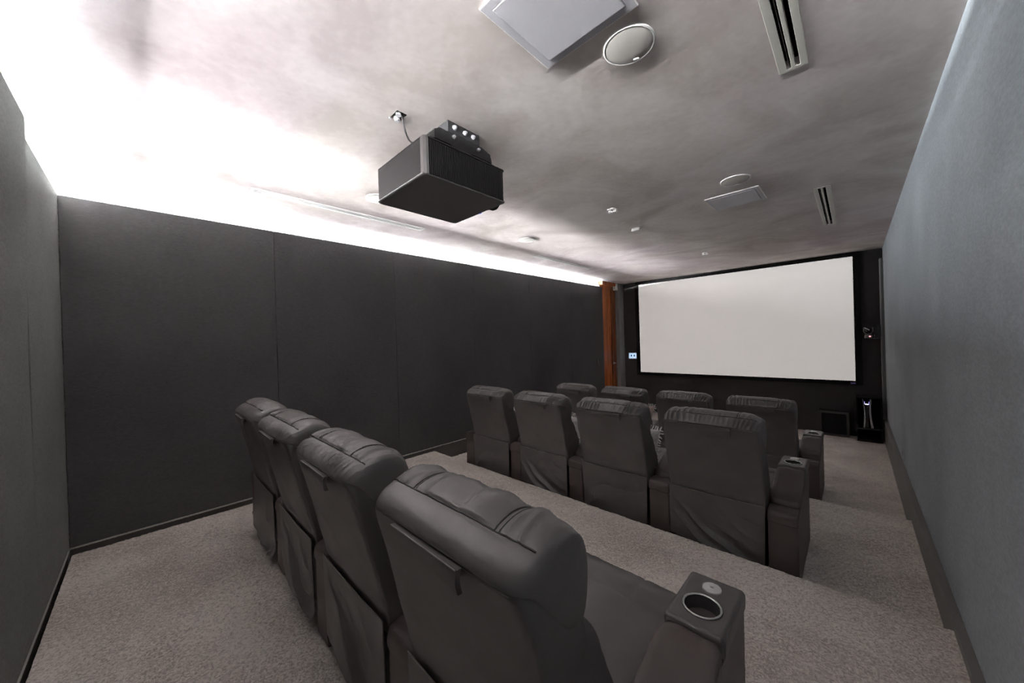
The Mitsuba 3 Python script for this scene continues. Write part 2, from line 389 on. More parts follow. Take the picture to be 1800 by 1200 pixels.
# skirtings
put('baseboard_left', box(XL - 0.07, XL - 0.006, YB, 6.96, -0.02, 0.334), 'skirting')
put('baseboard_left__metal_strip', rbox(XL - 0.02, XL + 0.006, YB, 6.955, 0.334, 0.3445, 0.002, 8), 'alu_strip', 30)
tag('baseboard_left', 'dark skirting with a slim metal strip under the charcoal wall', kind=STR)
put('baseboard_back', box(XL, XR, YB - 0.07, YB - 0.006, 0.0, 0.334), 'skirting')
put('baseboard_back__metal_strip', rbox(XL + 0.007, XR, YB - 0.02, YB + 0.006, 0.334, 0.3445, 0.002, 8), 'alu_strip', 30)
tag('baseboard_back', 'dark skirting with a slim metal strip under the back wall', kind=STR)
put('baseboard_right', prism([(YB, -0.02), (YS - 0.1, -0.02), (YS - 0.1, 0.338), (YB, 0.338)], 0.305, XR + 0.03, 0.004), 'skirting_pale')
tag('baseboard_right', 'plain grey-beige skirting under the pale grey wall', kind=STR)
# corner column and vertical trim at the far end
put('wall_column', box(XW, -3.90, 7.62, YS, -0.02, ZC), 'fabric_mid')
tag('wall_column', 'narrow grey column between wooden door and screen wall', kind=STR)
put('trim_1', cat(rbox(0.292, 0.312, 7.70, 7.80, 0.35, 2.765, 0.004, 8), rbox(0.308, 0.337, 7.72, 7.80, 0.35, 2.765, 0.004, 8)), 'fabric_mid', 30)
put('trim_1__foot', cat(rbox(0.288, 0.337, 7.69, 7.80, 0.0, 0.338, 0.004, 8)), 'skirting_pale', 30)
put('trim_1__cap_ledge', rbox(0.284, 0.337, 7.68, 7.80, 0.338, 0.352, 0.004, 8), 'alu_strip', 30)
tag('trim_1', 'vertical grey trim at the far end of the pale wall', kind=STR)
# door
put('door_1__leaf', box(XW + 0.001, XW + 0.012, 6.99, 7.44, 0.0, 2.86), 'wood')
put('door_1__jamb', rbox(XW, XW + 0.035, 7.44, 7.62, 0.0, 2.86, 0.004, 8), 'wood_dark', 30)
put('door_1__head', rbox(XW, XL + 0.012, 6.957, 7.62, 2.862, ZC, 0.004, 8), 'wood', 30)
hm = cat(cyl((XW + 0.035, 7.475, 1.10), (XW + 0.085, 7.475, 1.10), 0.011), rbox(XW + 0.072, XW + 0.09, 7.36, 7.487, 1.09, 1.11, 0.006, 8), cyl((XW + 0.034, 7.475, 1.10), (XW + 0.043, 7.475, 1.10), 0.026))
put('door_1__handle', hm, 'chrome', 30)
tag('door_1', 'reddish brown wooden door in a recess beside the screen wall', kind=STR)
tag('door_1__handle', 'chrome lever handle')

# ------------------------------------------------------------------ projection screen
SX0, SX1, SZ0, SZ1 = -3.513, 0.006, 0.884, 2.865
fr = slab(sbox(SX0 - 0.075, SZ0 - 0.062, SX1 + 0.082, SZ1 + 0.062).difference(sbox(SX0, SZ0, SX1, SZ1)), 0, 0.05)
v = np.array(fr.vertices); fr.vertices = np.stack([v[:, 0], YS - v[:, 2] - 0.001, v[:, 1]], 1); fr = fixn(fr)
put('projection_screen__frame', fr, 'velvet')
put('projection_screen__fabric', box(SX0 - 0.01, SX1 + 0.01, YS - 0.03, YS - 0.024, SZ0 - 0.01, SZ1 + 0.01), 'screen_fabric', emitter=emit((0.135, 0.1275, 0.122)))  # faint emission added to brighten the fabric beyond what the coves give
lg = cat(rbox(-0.052, 0.006, YS - 0.0535, YS - 0.0505, SZ0 - 0.046, SZ0 - 0.022, 0.001, 6))
put('projection_screen__maker_plate', lg, bsdf('plate_lilac', {'type': 'twosided', 'bsdf': {'type': 'diffuse', 'reflectance': {'type': 'rgb', 'value': [0.30, 0.27, 0.62]}}}))
tag('projection_screen', 'large white projection screen in a black frame', 'projection screen')
tag('projection_screen__maker_plate', 'small lilac maker plate')

# ------------------------------------------------------------------ ceiling fittings
def diffuser(r, label, bmat):
    a, b, c, d = r
    k = numbered('linear_air_vent')
    z0, z1 = ZC - 0.0035, ZC
    w = b - a
    x = [a, a + 0.030, a + 0.0475, a + 0.0615, a + 0.080, b]
    fr_ = cat(*[rbox(x[i], x[i + 1], c, d, z0, ZC + 0.006, 0.0015, 6) for i in (0, 4)], rbox(a + 0.006, b - 0.006, c, c + 0.022, z0, ZC + 0.004, 0.0015, 6), rbox(a + 0.006, b - 0.006, d - 0.022, d, z0, ZC + 0.004, 0.0015, 6))
    put(k + '__frame', fr_, bmat, 30)
    put(k + '__centre_bar', rbox(x[2], x[3], c + 0.01, d - 0.01, z0, ZC + 0.03, 0.0015, 6), bmat, 30)
    put(k + '__blade', box(a + 0.0385, a + 0.0395, c + 0.015, d - 0.015, ZC + 0.004, ZC + 0.03), 'grey_plastic')
    put(k + '__plenum', cat(box(a + 0.014, a + 0.018, c + 0.014, d - 0.014, ZC + 0.002, ZC + 0.12), box(b - 0.018, b - 0.014, c + 0.014, d - 0.014, ZC + 0.002, ZC + 0.12), box(a + 0.014, b - 0.014, c + 0.014, d - 0.014, ZC + 0.12, ZC + 0.124),
        box(a + 0.018, b - 0.018, c + 0.014, c + 0.018, ZC + 0.002, ZC + 0.12), box(a + 0.018, b - 0.018, d - 0.018, d - 0.014, ZC + 0.002, ZC + 0.12)), 'black_void')
    tag(k, label, 'air vent', 'linear air vents in the ceiling')
diffuser(DIF[0], 'long cream slot vent cut off by the top edge, above the pale wall', 'vent_paint')
diffuser(DIF[1], 'cream slot vent on the ceiling near the screen and pale wall', 'vent_paint')
diffuser(DIF[2], 'white slot vent beside the light cove, behind the projector', 'white_paint')
diffuser(DIF[3], 'white slot vent beside the light cove, nearest the wooden door', 'white_paint')

def speaker(x, y, label):
    k = numbered('ceiling_speaker')
    z = ZC
    ring = lathe([(RR - 0.010, 0.001), (RR - 0.010, -0.004), (RR - 0.006, -0.0075), (RR - 0.001, -0.006), (RR, -0.001), (RR, 0.001), (RR - 0.010, 0.001)], 64)
    ring.apply_translation([x, y, z]); put(k + '__rim', ring, 'white_paint', 40)
    g = lathe([(0, -0.0100), (RR * 0.5, -0.0096), (RR - 0.018, -0.0080), (RR - 0.0085, -0.0055), (RR - 0.0085, 0.001), (0, 0.001)], 64)
    g.apply_translation([x, y, z]); put(k + '__grille', g, 'grille_cloth', 40)
    b_ = tm(rman(-0.012, 0.012, -0.004, 0.004, -0.0135, -0.006, 0.003, 8)); b_.apply_transform(trimesh.transformations.rotation_matrix(0.4, [0, 0, 1])); b_.apply_translation([x - 0.004, y + 0.082, z])
    put(k + '__badge', b_, 'white_paint', 30)
    tag(k, label, 'ceiling speaker', 'round ceiling speakers')
speaker(*RND[0], 'large round speaker grille nearest the camera, beside the square panel')
speaker(*RND[1], 'round ceiling speaker touching the smaller-looking square panel near the screen')
speaker(*RND[2], 'round white ceiling speaker between the projector and the vent by the door')
speaker(*RND[3], 'round ceiling speaker half hidden behind the projector')

def access(r, label):
    a, b, c, d = r
    k = numbered('access_panel')
    ring = sbox(a, c, b, d).difference(sbox(a + 0.030, c + 0.030, b - 0.030, d - 0.030))
    put(k + '__frame', slab(ring, ZC - 0.009, ZC + 0.001), 'panel_lilac')
    lip = sbox(a - 0.003, c - 0.003, b + 0.003, d + 0.003).difference(sbox(a + 0.001, c + 0.001, b - 0.001, d - 0.001))
    put(k + '__lip', slab(lip, ZC - 0.0085, ZC + 0.001), 'white_paint')
    put(k + '__leaf', rbox(a + 0.032, b - 0.032, c + 0.032, d - 0.032, ZC - 0.0125, ZC + 0.001, 0.003, 8), 'panel_lilac', 30)
    tag(k, label, 'access panel', 'square ceiling access panels')
access(SQ[0], 'square lilac-grey ceiling panel cut off by the top edge of the picture')
access(SQ[1], 'square lilac-grey ceiling panel close to the screen end of the room')

# small ceiling heads
def sensor(x, y, label, ang):
    k = numbered('ceiling_sensor')
    R = T().translate([x, y, ZC]).rotate([0, 0, 1], ang)
    put(k + '__base_plate', rbox(-0.035, 0.035, -0.042, -0.012, -0.010, 0.0, 0.002, 8), 'white_paint', 30, R)
    put(k + '__housing', rbox(-0.042, 0.042, -0.006, 0.030, -0.032, 0.0, 0.004, 8), 'white_paint', 30, R)
    put(k + '__lens', cyl((0, -0.006, -0.014), (0, -0.011, -0.014), 0.006), 'black_plastic', 30, R)
    tag(k, label, 'ceiling sensor', 'small white ceiling sensors')
sensor(-1.66, 3.17, 'small white two-part ceiling sensor close to the projector', 0)
sensor(-1.60, 5.92, 'tiny white ceiling sensor nearest the projection screen', 0)
k = 'ceiling_spotlight'
ring = lathe([(0.040, 0.001), (0.040, -0.004), (0.052, -0.004), (0.054, 0.001), (0.040, 0.001)], 40); ring.apply_translation([-1.755, 3.93, ZC]); put(k + '__trim_ring', ring, 'grille_cloth', 40)
hd = rbox(-0.048, 0.048, -0.006, 0.006, -0.022, 0.022, 0.004, 8); hd.apply_transform(trimesh.transformations.rotation_matrix(math.radians(-35), [1, 0, 0])); hd.apply_translation([-1.765, 3.90, ZC - 0.020])
put(k + '__head', hd, 'white_paint', 30)
tag(k, 'tilted white ceiling spotlight with round trim, between the two sensors', 'spotlight')

# ------------------------------------------------------------------ projector, its mount, its cable
PX0, PX1, PY0, PY1, PZ0, PZ1 = -1.976, -1.476, 0.956, 1.510, 2.515, 2.708
pj = 'projector'
cs = m3.CrossSection([np.array([(PX0 + 0.02, PY0 + 0.02), (PX1 - 0.02, PY0 + 0.02), (PX1 - 0.02, PY1 - 0.02), (PX0 + 0.02, PY1 - 0.02)])]).offset(0.02, m3.JoinType.Round, 2.0, 40)
core = cs.offset(-0.006, m3.JoinType.Round).extrude(PZ1 - PZ0 - 0.008).translate([0, 0, PZ0 + 0.006])
put(pj + '__body', tm(core), 'black_plastic', 30)
bot = m3.Manifold.batch_hull([cs.offset(-0.004, m3.JoinType.Round).extrude(0.001).translate([0, 0, PZ0]), cs.extrude(0.004).translate([0, 0, PZ0 + 0.003])])
put(pj + '__bottom_cover', tm(bot), 'bottom_grey', 30)
put(pj + '__top_cover', tm(cs.extrude(0.006).translate([0, 0, PZ1 - 0.006])), 'black_plastic', 30)
# corner post and silver bottom trim along the rear, paled to carry their highlights
post = tm(m3.CrossSection([np.array([(PX1 - 0.0325, PY0), (PX1 - 0.010, PY0), (PX1, PY0 + 0.010), (PX1, PY0 + 0.022), (PX1 - 0.012, PY0 + 0.022), (PX1 - 0.0325, PY0 + 0.012)])]).offset(0.002, m3.JoinType.Round, 2.0, 24).extrude(PZ1 - PZ0 - 0.008).translate([0, 0, PZ0 + 0.006]))
put(pj + '__corner_post', post, 'post_highlight', 40)
put(pj + '__rear_trim', tube([(PX0 + 0.012, PY0 - 0.0005, PZ0 + 0.008), (PX1 - 0.012, PY0 - 0.0005, PZ0 + 0.008)], 0.0056, 10), 'trim_silver', 40)
# rear mesh grille: perforated look from slim slats both ways
zs = np.arange(PZ0 + 0.022, PZ1 - 0.012, 0.0066)
put(pj + '__rear_grille', cat(box(PX0 + 0.012, PX1 - 0.034, PY0 + 0.0015, PY0 + 0.008, PZ0 + 0.014, PZ1 - 0.007), *[box(PX0 + 0.014, PX1 - 0.036, PY0 - 0.001, PY0 + 0.002, z, z + 0.0036) for z in zs]), 'grille_grey')
labels[pj + '__rear_grille'] = {'label': 'fine grey rear grille'}
for i, y in enumerate(np.linspace(PY0 + 0.035, PY1 - 0.03, 44)):
    put(pj + '__side_rib', box(PX1 - 0.007, PX1 - 0.0015, y - 0.0032, y + 0.0032, PZ0 + 0.012, PZ1 - 0.010), 'black_plastic')
ln = lathe([(0, 0.0), (0.056, 0.0), (0.056, 0.065), (0.052, 0.075), (0.046, 0.075), (0.042, 0.060), (0, 0.054)], 40)
ln.apply_transform(trimesh.geometry.align_vectors([0, 0, 1], [0, 1, 0])); ln.apply_translation([-1.640, PY1 - 0.008, 2.586])
put(pj + '__lens', ln, 'black_plastic', 40)
put(pj + '__status_light', rbox(-1.713, -1.698, PY1 - 0.006, PY1 + 0.002, PZ0 - 0.0005, PZ0 + 0.008, 0.002, 8), 'black_plastic', 30, emitter=emit((0.04, 0.08, 0.9)))
# maker's mark underneath: a slim line of unreadable pale lettering
mk = []
rngm = np.random.default_rng(5)
x = 0.0
for i in range(8):
    w = 0.0065 + 0.002 * rngm.random()
    mk.append(box(-0.0008 , 0.0008, x, x + 0.0012, 0, 0.001)); mk.append(box(-0.0035, 0.0035, x, x + 0.0014, 0, 0.001)); mk.append(box(-0.0035 if i % 2 else 0.0021, -0.0021 if i % 2 else 0.0035, x, x + w * 0.8, 0, 0.001)); x += w
mk = cat(*mk); v = np.array(mk.vertices); mk.vertices = np.stack([-1.648 - v[:, 1], 1.221 - v[:, 0], PZ0 - v[:, 2]], 1); mk = fixn(mk)
put(pj + '__maker_mark', mk, 'grey_plastic')
tag(pj, 'black box projector with grey rear grille hanging from the ceiling', 'projector')

pm = 'projector_mount'
put(pm + '__ceiling_block', rbox(-1.86, -1.60, 1.193, 1.424, 2.868, ZC, 0.004, 8), 'black_plastic', 30)
pl = slab(Polygon([(1.098, 2.795), (1.098, 2.842), (1.135, 2.862), (1.44, 2.862), (1.50, 2.842), (1.515, 2.795), (1.36, 2.795), (1.31, 2.768), (1.245, 2.768), (1.205, 2.795)]), 0, 0.30)
v = np.array(pl.vertices); pl.vertices = np.stack([-1.592 - v[:, 2], v[:, 0], v[:, 1]], 1); pl = fixn(pl)
put(pm + '__bracket', pl, 'black_plastic')
put(pm + '__lower_plate', cat(rbox(-1.86, -1.565, 1.085, 1.50, 2.745, 2.772, 0.003, 8), *[box(x, x + 0.02, y, y + 0.02, PZ1 + 0.0003, 2.747) for x in (-1.83, -1.62) for y in (1.13, 1.43)]), 'black_plastic', 30)
for y, z in ((1.238, 2.905), (1.312, 2.903), (1.372, 2.903)):
    put(pm + '__bolt', cat(cyl((-1.60, y, z), (-1.588, y, z), 0.014, 24, 0.010), cyl((-1.589, y, z), (-1.582, y, z), 0.007, 6)), 'bolt_steel', 30)
for y, z in ((1.225, 2.845), (1.405, 2.838)):
    put(pm + '__bolt', cat(cyl((-1.592, y, z), (-1.580, y, z), 0.011, 24, 0.008)), 'bolt_steel', 30)
for y in (1.20, 1.42):
    put(pm + '__screw', cyl((-1.565, y, 2.757), (-1.559, y, 2.757), 0.005, 12), 'bolt_steel', 30)
for y0, z0, x0 in ((1.094, 2.808, -1.69), (1.190, 2.862, -1.67)):
    put(pm + '__end_tab', rbox(x0, x0 + 0.055, y0 - 0.004, y0, z0, z0 + 0.012, 0.001, 6), 'trim_silver', 30)
tag(pm, 'black metal projector bracket with silver bolts, fixed to the ceiling', 'bracket')

sk = 'cable_outlet'
a, b, c, d = SOCKET
put(sk + '__recess', cat(box(a, a + 0.004, c, d, ZC + 0.001, ZC + 0.05), box(b - 0.004, b, c, d, ZC + 0.001, ZC + 0.05), box(a, b, c, c + 0.004, ZC + 0.001, ZC + 0.05), box(a, b, d - 0.004, d, ZC + 0.001, ZC + 0.05), box(a, b, c, d, ZC + 0.05, ZC + 0.053)), 'black_void')
put(sk + '__connector', cat(cyl((-1.782, 0.985, ZC + 0.03), (-1.782, 0.985, ZC - 0.012), 0.017), cyl((-1.782, 0.985, ZC - 0.012), (-1.782, 0.985, ZC - 0.018), 0.011)), 'bolt_steel', 30)
put(sk + '__connector', cat(cyl((-1.745, 0.975, ZC + 0.03), (-1.745, 0.975, ZC - 0.008), 0.015)), 'bolt_steel', 30)
put(sk + '__screw', cat(cyl((-1.806, 0.957, ZC - 0.004), (-1.806, 0.957, ZC), 0.007)), 'bolt_steel', 30)
tag(sk, 'square black cable hole with silver connectors in the ceiling', 'cable outlet')
put('projector_cable', tube(bez((-1.745, 0.990, ZC + 0.02), (-1.745, 1.02, 2.82), (-1.67, 0.985, 2.735), (-1.56, 0.985, PZ1 + 0.003)), 0.0045), 'black_plastic', 40)
tag('projector_cable', 'thin black cable from the ceiling hole down to the projector', 'cable')

# ------------------------------------------------------------------ recliners
PITCH_X, X0, AW = 0.7465, -3.395, 0.150
SX_0, SX_1 = AW + 0.004, PITCH_X - 0.004          # seat bay in the chair's own x
REAR = lambda z: -0.112 + (0.945 - z) * 0.232     # slant of the rear panel
g1 = lambda x, c, w: np.exp(-((x - c) / w) ** 2)

SEAMS = (0.24, 0.78)
def headrest_mesh(seed, gather):
    prof = spline([(-0.104, 0.943), (-0.120, 0.954), (-0.102, 0.979), (-0.058, 1.010), (0.01, 1.029), (0.075, 1.012), (0.118, 0.945), (0.122, 0.86), (0.095, 0.785), (0.03, 0.785), (-0.04, 0.86)], 140)
    def disp(x, s, P):
        zc = np.stack([x * 1.0, s, np.full_like(x, seed)], -1)
        y, z = P[..., 1], P[..., 2]
        top = np.clip((z - 0.80) / 0.15, 0, 1)
        dseam = np.hypot(y + 0.055, z - 1.0115)
        h = -0.004 * g1(dseam, 0, 0.007)
        fr_ = np.clip((y + 0.058) / 0.008, 0, 1) * top
        for c in SEAMS:
            h -= 0.004 * fr_ * g1(x, c, 0.016)
        h += 0.007 * fr_ * np.sin(np.pi * np.clip((x - SEAMS[0]) / (SEAMS[1] - SEAMS[0]), 0, 1))
        rear = np.clip(-(y + 0.055) / 0.02, 0, 1)
        h += 0.005 * rear * np.sin(np.pi * np.clip((z - 0.945) / 0.065, 0, 1))
        ends = np.clip((np.abs(x - 0.5) - 0.10) / 0.36, 0, 1)
        # soft folds that run over the top from back to front
        w1 = x + 0.10 * (meshkit.noise(zc * [2, 5, 1], seed + 3) - 0.5)
        f1 = meshkit.noise(np.stack([w1 * 16, s * 2.2, zc[..., 2]], -1), seed)
        f2 = meshkit.noise(np.stack([w1 * 9, s * 1.5, zc[..., 2] + 9], -1), seed + 1)
        rid = (1 - np.abs(2 * f1 - 1)) ** 2
        h += fr_ * ((0.003 + 0.007 * ends) * (rid - 0.35) + 0.010 * (f2 - 0.5))
        # gathers fanning down the rear face from the ridge seam
        gx = x * 19 + 1.4 * meshkit.noise(zc * [8, 3, 1], seed + 21) + (x - 0.5) * (1.015 - z) * 30
        gat = (1 - np.abs(np.sin(np.pi * gx))) ** 1.5 - 0.35
        amt = smooth01(0.30, 0.65, meshkit.noise(np.stack([x * 6, x * 0, zc[..., 2]], -1), seed + 17))
        h += gather * 0.020 * gat * rear * np.clip((z - 0.950) / 0.03, 0, 1) * (0.25 + 0.75 * amt) * np.clip(dseam / 0.008, 0, 1)
        h += gather * 0.007 * gat * fr_ * np.exp(-(dseam / 0.03) ** 2)
        h += 0.004 * top * (meshkit.fbm(zc * [4, 6, 1], 2, seed + 7) - 0.5)
        return h
    nx = 240
    m = loft(prof, SX_0 - 0.001, SX_1 + 0.001, nx, 7.0, disp)
    V = np.asarray(m.vertices)[:nx * 140].reshape(nx, 140, 3)
    base_ = np.asarray(prof)
    i0 = int(np.argmin(np.hypot(base_[:, 0] + 0.055, base_[:, 1] - 1.0115)))
    ok = (V[:, i0, 0] > SX_0 + 0.022) & (V[:, i0, 0] < SX_1 - 0.022)
    ridge = tube(V[ok, i0] + [0, -0.0005, 0.0005], 0.0022, 6)
    i1 = int(np.argmin(np.hypot(base_[:, 0] - 0.118, base_[:, 1] - 0.93)))
    rng_ = np.arange(i0, i1) if i0 < i1 else np.arange(i0, i1 - 1, -1)
    fx = (V[:, i0, 0] - SX_0) / (SX_1 - SX_0)
    lines = []
    for c in SEAMS:
        for o in (-0.012, 0.012):
            k = int(np.argmin(np.abs(fx - c - o)))
            lines.append(tube(V[k, rng_] + [0, 0, 0.0003], 0.0017, 6))
    return m, ridge, lines
def smooth01(a, b, x):
    t = np.clip((x - a) / (b - a), 0, 1)
    return t * t * (3 - 2 * t)

def backrest_mesh(seed):
    prof = spline([(0.018, 0.38), (REAR(0.5), 0.50), (REAR(0.65), 0.65), (REAR(0.80), 0.80), (REAR(0.93), 0.93), (-0.10, 0.965), (0.0, 0.975), (0.06, 0.95), (0.085, 0.84), (0.12, 0.65), (0.17, 0.48), (0.19, 0.36), (0.10, 0.34)], 110)
    def disp(x, s, P):
        return 0.006 * (meshkit.fbm(np.stack([x * 2.5, P[..., 2] * 5, P[..., 1] * 3 + seed], -1), 3, seed) - 0.5) * 2
    return loft(prof, SX_0 + 0.003, SX_1 - 0.003, 60, 14.0, disp)

def back_cushion_mesh(seed):
    prof = spline([(0.07, 0.80), (0.120, 0.785), (0.150, 0.72), (0.195, 0.62), (0.235, 0.53), (0.235, 0.46), (0.17, 0.44), (0.11, 0.60)], 70)
    def disp(x, s, P):
        return 0.010 * (meshkit.fbm(np.stack([x * 6, s * 8, np.full_like(x, seed)], -1), 3, seed) - 0.5) * 2
    return loft(prof, SX_0 + 0.006, SX_1 - 0.006, 60, 8.0, disp)

def seat_mesh(seed):
    prof = spline([(0.17, 0.32), (0.17, 0.44), (0.30, 0.462), (0.55, 0.478), (0.70, 0.482), (0.775, 0.455), (0.785, 0.38), (0.76, 0.31), (0.45, 0.30)], 110)
    def disp(x, s, P):
        h = 0.006 * (meshkit.fbm(np.stack([x * 5, P[..., 1] * 7, np.full_like(x, seed)], -1), 3, seed) - 0.5) * 2
        up = P[..., 2] > 0.43
        h -= 0.005 * up * (g1(P[..., 1], 0.62, 0.006) + (P[..., 1] > 0.62) * (g1(x, 0.30, 0.008) + g1(x, 0.70, 0.008)))
        h += 0.008 * up * (P[..., 1] > 0.62) * np.sin(np.pi * np.clip((P[..., 1] - 0.62) / 0.15, 0, 1))
        return h
    return loft(prof, SX_0 + 0.002, SX_1 - 0.002, 70, 10.0, disp)

def footrest_mesh(seed):
    prof = spline([(0.70, 0.30), (0.75, 0.305), (0.775, 0.28), (0.775, 0.14), (0.75, 0.07), (0.70, 0.07)], 50)
    return loft(prof, SX_0 + 0.004, SX_1 - 0.004, 40, 12.0)

def skirt_mesh(seed):
    nx, nz = 70, 50
    rng = np.random.default_rng(seed)
    u = np.linspace(0, 1, nx)[:, None]; w = np.linspace(0, 1, nz)[None]
    x0, x1 = SX_0 + 0.004 + 0.012 * w * (seed % 2), SX_1 - 0.004 - 0.010 * w
    X = x0 + (x1 - x0) * u
    zb = 0.045 + 0.05 * (1 - u) * (seed % 3 == 2) + 0.05 * np.clip((u - 0.92) / 0.08, 0, 1) ** 2 + 0.012 * np.sin(u * 5 + seed)
    Zt = 0.462 - 0.006 * np.sin(np.pi * u)
    Zz = Zt + (zb - Zt) * w
    c = np.stack(np.broadcast_arrays(u * 1.0, w * 1.0, float(seed)), -1)
    diag = u * (1.0 if seed % 2 else -1.0) * 1.4 + w * 1.5
    n1 = meshkit.noise(np.stack([diag * 2.6 + 1.1 * meshkit.noise(c * [3, 3, 1], seed), (u - w) * 1.1, c[..., 2]], -1), seed + 2)
    rid = (1 - np.abs(2 * n1 - 1)) ** 2
    n2 = meshkit.fbm(c * [3, 2.5, 1], 2, seed + 5) - 0.5
    sag = np.sin(np.pi * np.clip((w - 0.35) / 0.65, 0, 1)) * np.sin(np.pi * np.clip(u, 0, 1))
    edge = np.clip(np.minimum(u, 1 - u) / 0.12, 0, 1) ** 0.7
    out = 0.012 + w ** 0.7 * (0.004 + (0.034 * rid + 0.026 * n2) * edge) + 0.020 * sag * np.clip(rid, 0, 1)
    Y = REAR(0.47) + 0.012 * (1 - w) * 0 - out + 0.012 * w
    a = np.stack(np.broadcast_arrays(X, Y, Zz), -1)
    b = a + [0, 0.004, 0]
    return strip(np.concatenate([a, b[:, ::-1]], 1), True)

def tab_mesh():
    nx, nz = 20, 8
    u = np.linspace(0, 1, nx)[:, None]; w = np.linspace(0, 1, nz)[None]
    x0 = SX_0 + 0.16; x1 = SX_0 + 0.432
    X = x0 + (x1 - x0) * u + 0 * w
    Zz = 0.950 - 0.050 * w + 0 * u
    Y = REAR(Zz) - 0.018 - 0.003 * np.sin(np.pi * w) - 0.012 * u ** 3 * w ** 0.5
    a = np.stack([X, Y, Zz], -1); b = a + [0, 0.012, 0]
    return strip(np.concatenate([a, b[:, ::-1]], 1), True)

def arm_body_mesh():
    prof = curved([(0.06, 0.012), (0.0, 0.012), (0.0, 0.435), (0.10, 0.440), (0.16, 0.475), (0.47, 0.560), (0.724, 0.575), (0.705, 0.012), (0.06, 0.012)], 0.014, 6)
    return prism(prof, 0.0, AW, 0.012, 4)
def shoulder_mesh():
    prof = spline([(-0.006, 0.38), (-0.006, 0.42), (0.012, 0.446), (0.06, 0.455), (0.115, 0.452), (0.115, 0.43), (0.05, 0.41), (0.02, 0.38)], 60)
    return loft(prof, -0.003, AW + 0.003, 40, 9.0)
def pad_mesh(seed):
    prof = spline([(0.105, 0.445), (0.108, 0.478), (0.14, 0.498), (0.28, 0.545), (0.42, 0.588), (0.470, 0.592), (0.474, 0.565), (0.44, 0.535), (0.20, 0.455)], 90)
    def disp(x, s, P):
        return 0.004 * (meshkit.fbm(np.stack([x * 3, P[..., 1] * 9, np.full_like(x, seed)], -1), 3, seed) - 0.5) * 2
    return loft(prof, -0.009, AW + 0.009, 50, 6.0, disp)
CUP, DISC = (0.074, 0.568), (0.0755, 0.664)
def cap_mesh():
    m = rman(-0.004, AW + 0.004, 0.474, 0.728, 0.545, 0.604, 0.014, 20)
    return tm(m - m3.Manifold.cylinder(0.2, 0.0475, 0.0475, 48).translate([CUP[0], CUP[1], 0.50]))
def cup_mesh():
    m = lathe([(0.0, 0.508), (0.044, 0.508), (0.0455, 0.600), (0.047, 0.606), (0.051, 0.607), (0.054, 0.605), (0.054, 0.602), (0.0474, 0.602), (0.0474, 0.505), (0.0, 0.505)], 48)
    m.apply_translation([*CUP, 0]); return m
def rim_mesh():
    m = lathe([(0.0465, 0.6055), (0.0475, 0.6080), (0.0498, 0.6086), (0.0518, 0.6078), (0.0522, 0.6055), (0.0465, 0.6055)], 48)
    m.apply_translation([*CUP, 0]); return m
def disc_mesh():
    m = lathe([(0.0, 0.6105), (0.024, 0.6100), (0.0265, 0.6085), (0.0275, 0.6035), (0.0, 0.6035)], 40)
    m.apply_translation([*DISC, 0]); return m
def mark_mesh():
    m = rbox(-0.005, 0.005, -0.003, 0.003, 0.6100, 0.6113, 0.0006, 6)
    m.apply_translation([*DISC, 0]); return m

S40 = dict(smooth=40)
variants = []
for sd, ga in ((3, 0.0), (8, 0.55), (14, 1.0), (21, 0.9)):
    hm_, rg_, sm_ = headrest_mesh(sd, ga)
    variants.append({
        'headrest': mikit.ply(hm_, 'leather_lit', smooth=True),
        'headrest__ridge_seam': mikit.ply(rg_, 'stitch_dark', smooth=60),
        **{'headrest__stitching' + ('_%03d' % i if i else ''): mikit.ply(q_, 'stitch_dark', smooth=60) for i, q_ in enumerate(sm_)},
        'backrest': mikit.ply(backrest_mesh(sd), 'leather', smooth=True),
        'back_cushion': mikit.ply(back_cushion_mesh(sd), 'leather', smooth=True),
        'seat': mikit.ply(seat_mesh(sd), 'leather', smooth=True),
        'rear_skirt': mikit.ply(skirt_mesh(sd), 'leather', smooth=60)})
common = {
    'footrest': mikit.ply(footrest_mesh(1), 'leather', smooth=True),
    'base': mikit.ply(rbox(SX_0 + 0.02, SX_1 - 0.02, 0.07, 0.69, 0.004, 0.31, 0.01, 8), 'black_plastic', smooth=40),
    'pull_tab': mikit.ply(tab_mesh(), 'leather', smooth=50),
    'pull_tab__stitching': mikit.ply(cat(*[tube([(SX_0 + 0.163 + 0.266 * t, REAR(z_) - 0.0195 - 0.012 * t ** 3 * ((0.95 - z_) / 0.05) ** 0.5, z_) for t in np.linspace(0, 1, 16)], 0.0018, 6) for z_ in (0.9495,)]), 'stitch', smooth=60),
    'headrest__piping': mikit.ply(tube([(SX_0 + 0.036 + t * (SX_1 - SX_0 - 0.072), -0.1085 - 0.005 * math.sin(math.pi * t) ** 0.4, 0.9445) for t in np.linspace(0, 1, 30)], 0.0022, 6), 'stitch', smooth=60),
    'rear_skirt__hem': mikit.ply(tube([(SX_0 + 0.006 + t * (SX_1 - SX_0 - 0.012), REAR(0.465) - 0.0125, 0.463 - 0.006 * math.sin(math.pi * t)) for t in np.linspace(0, 1, 24)], 0.0024, 6), 'stitch', smooth=60)}
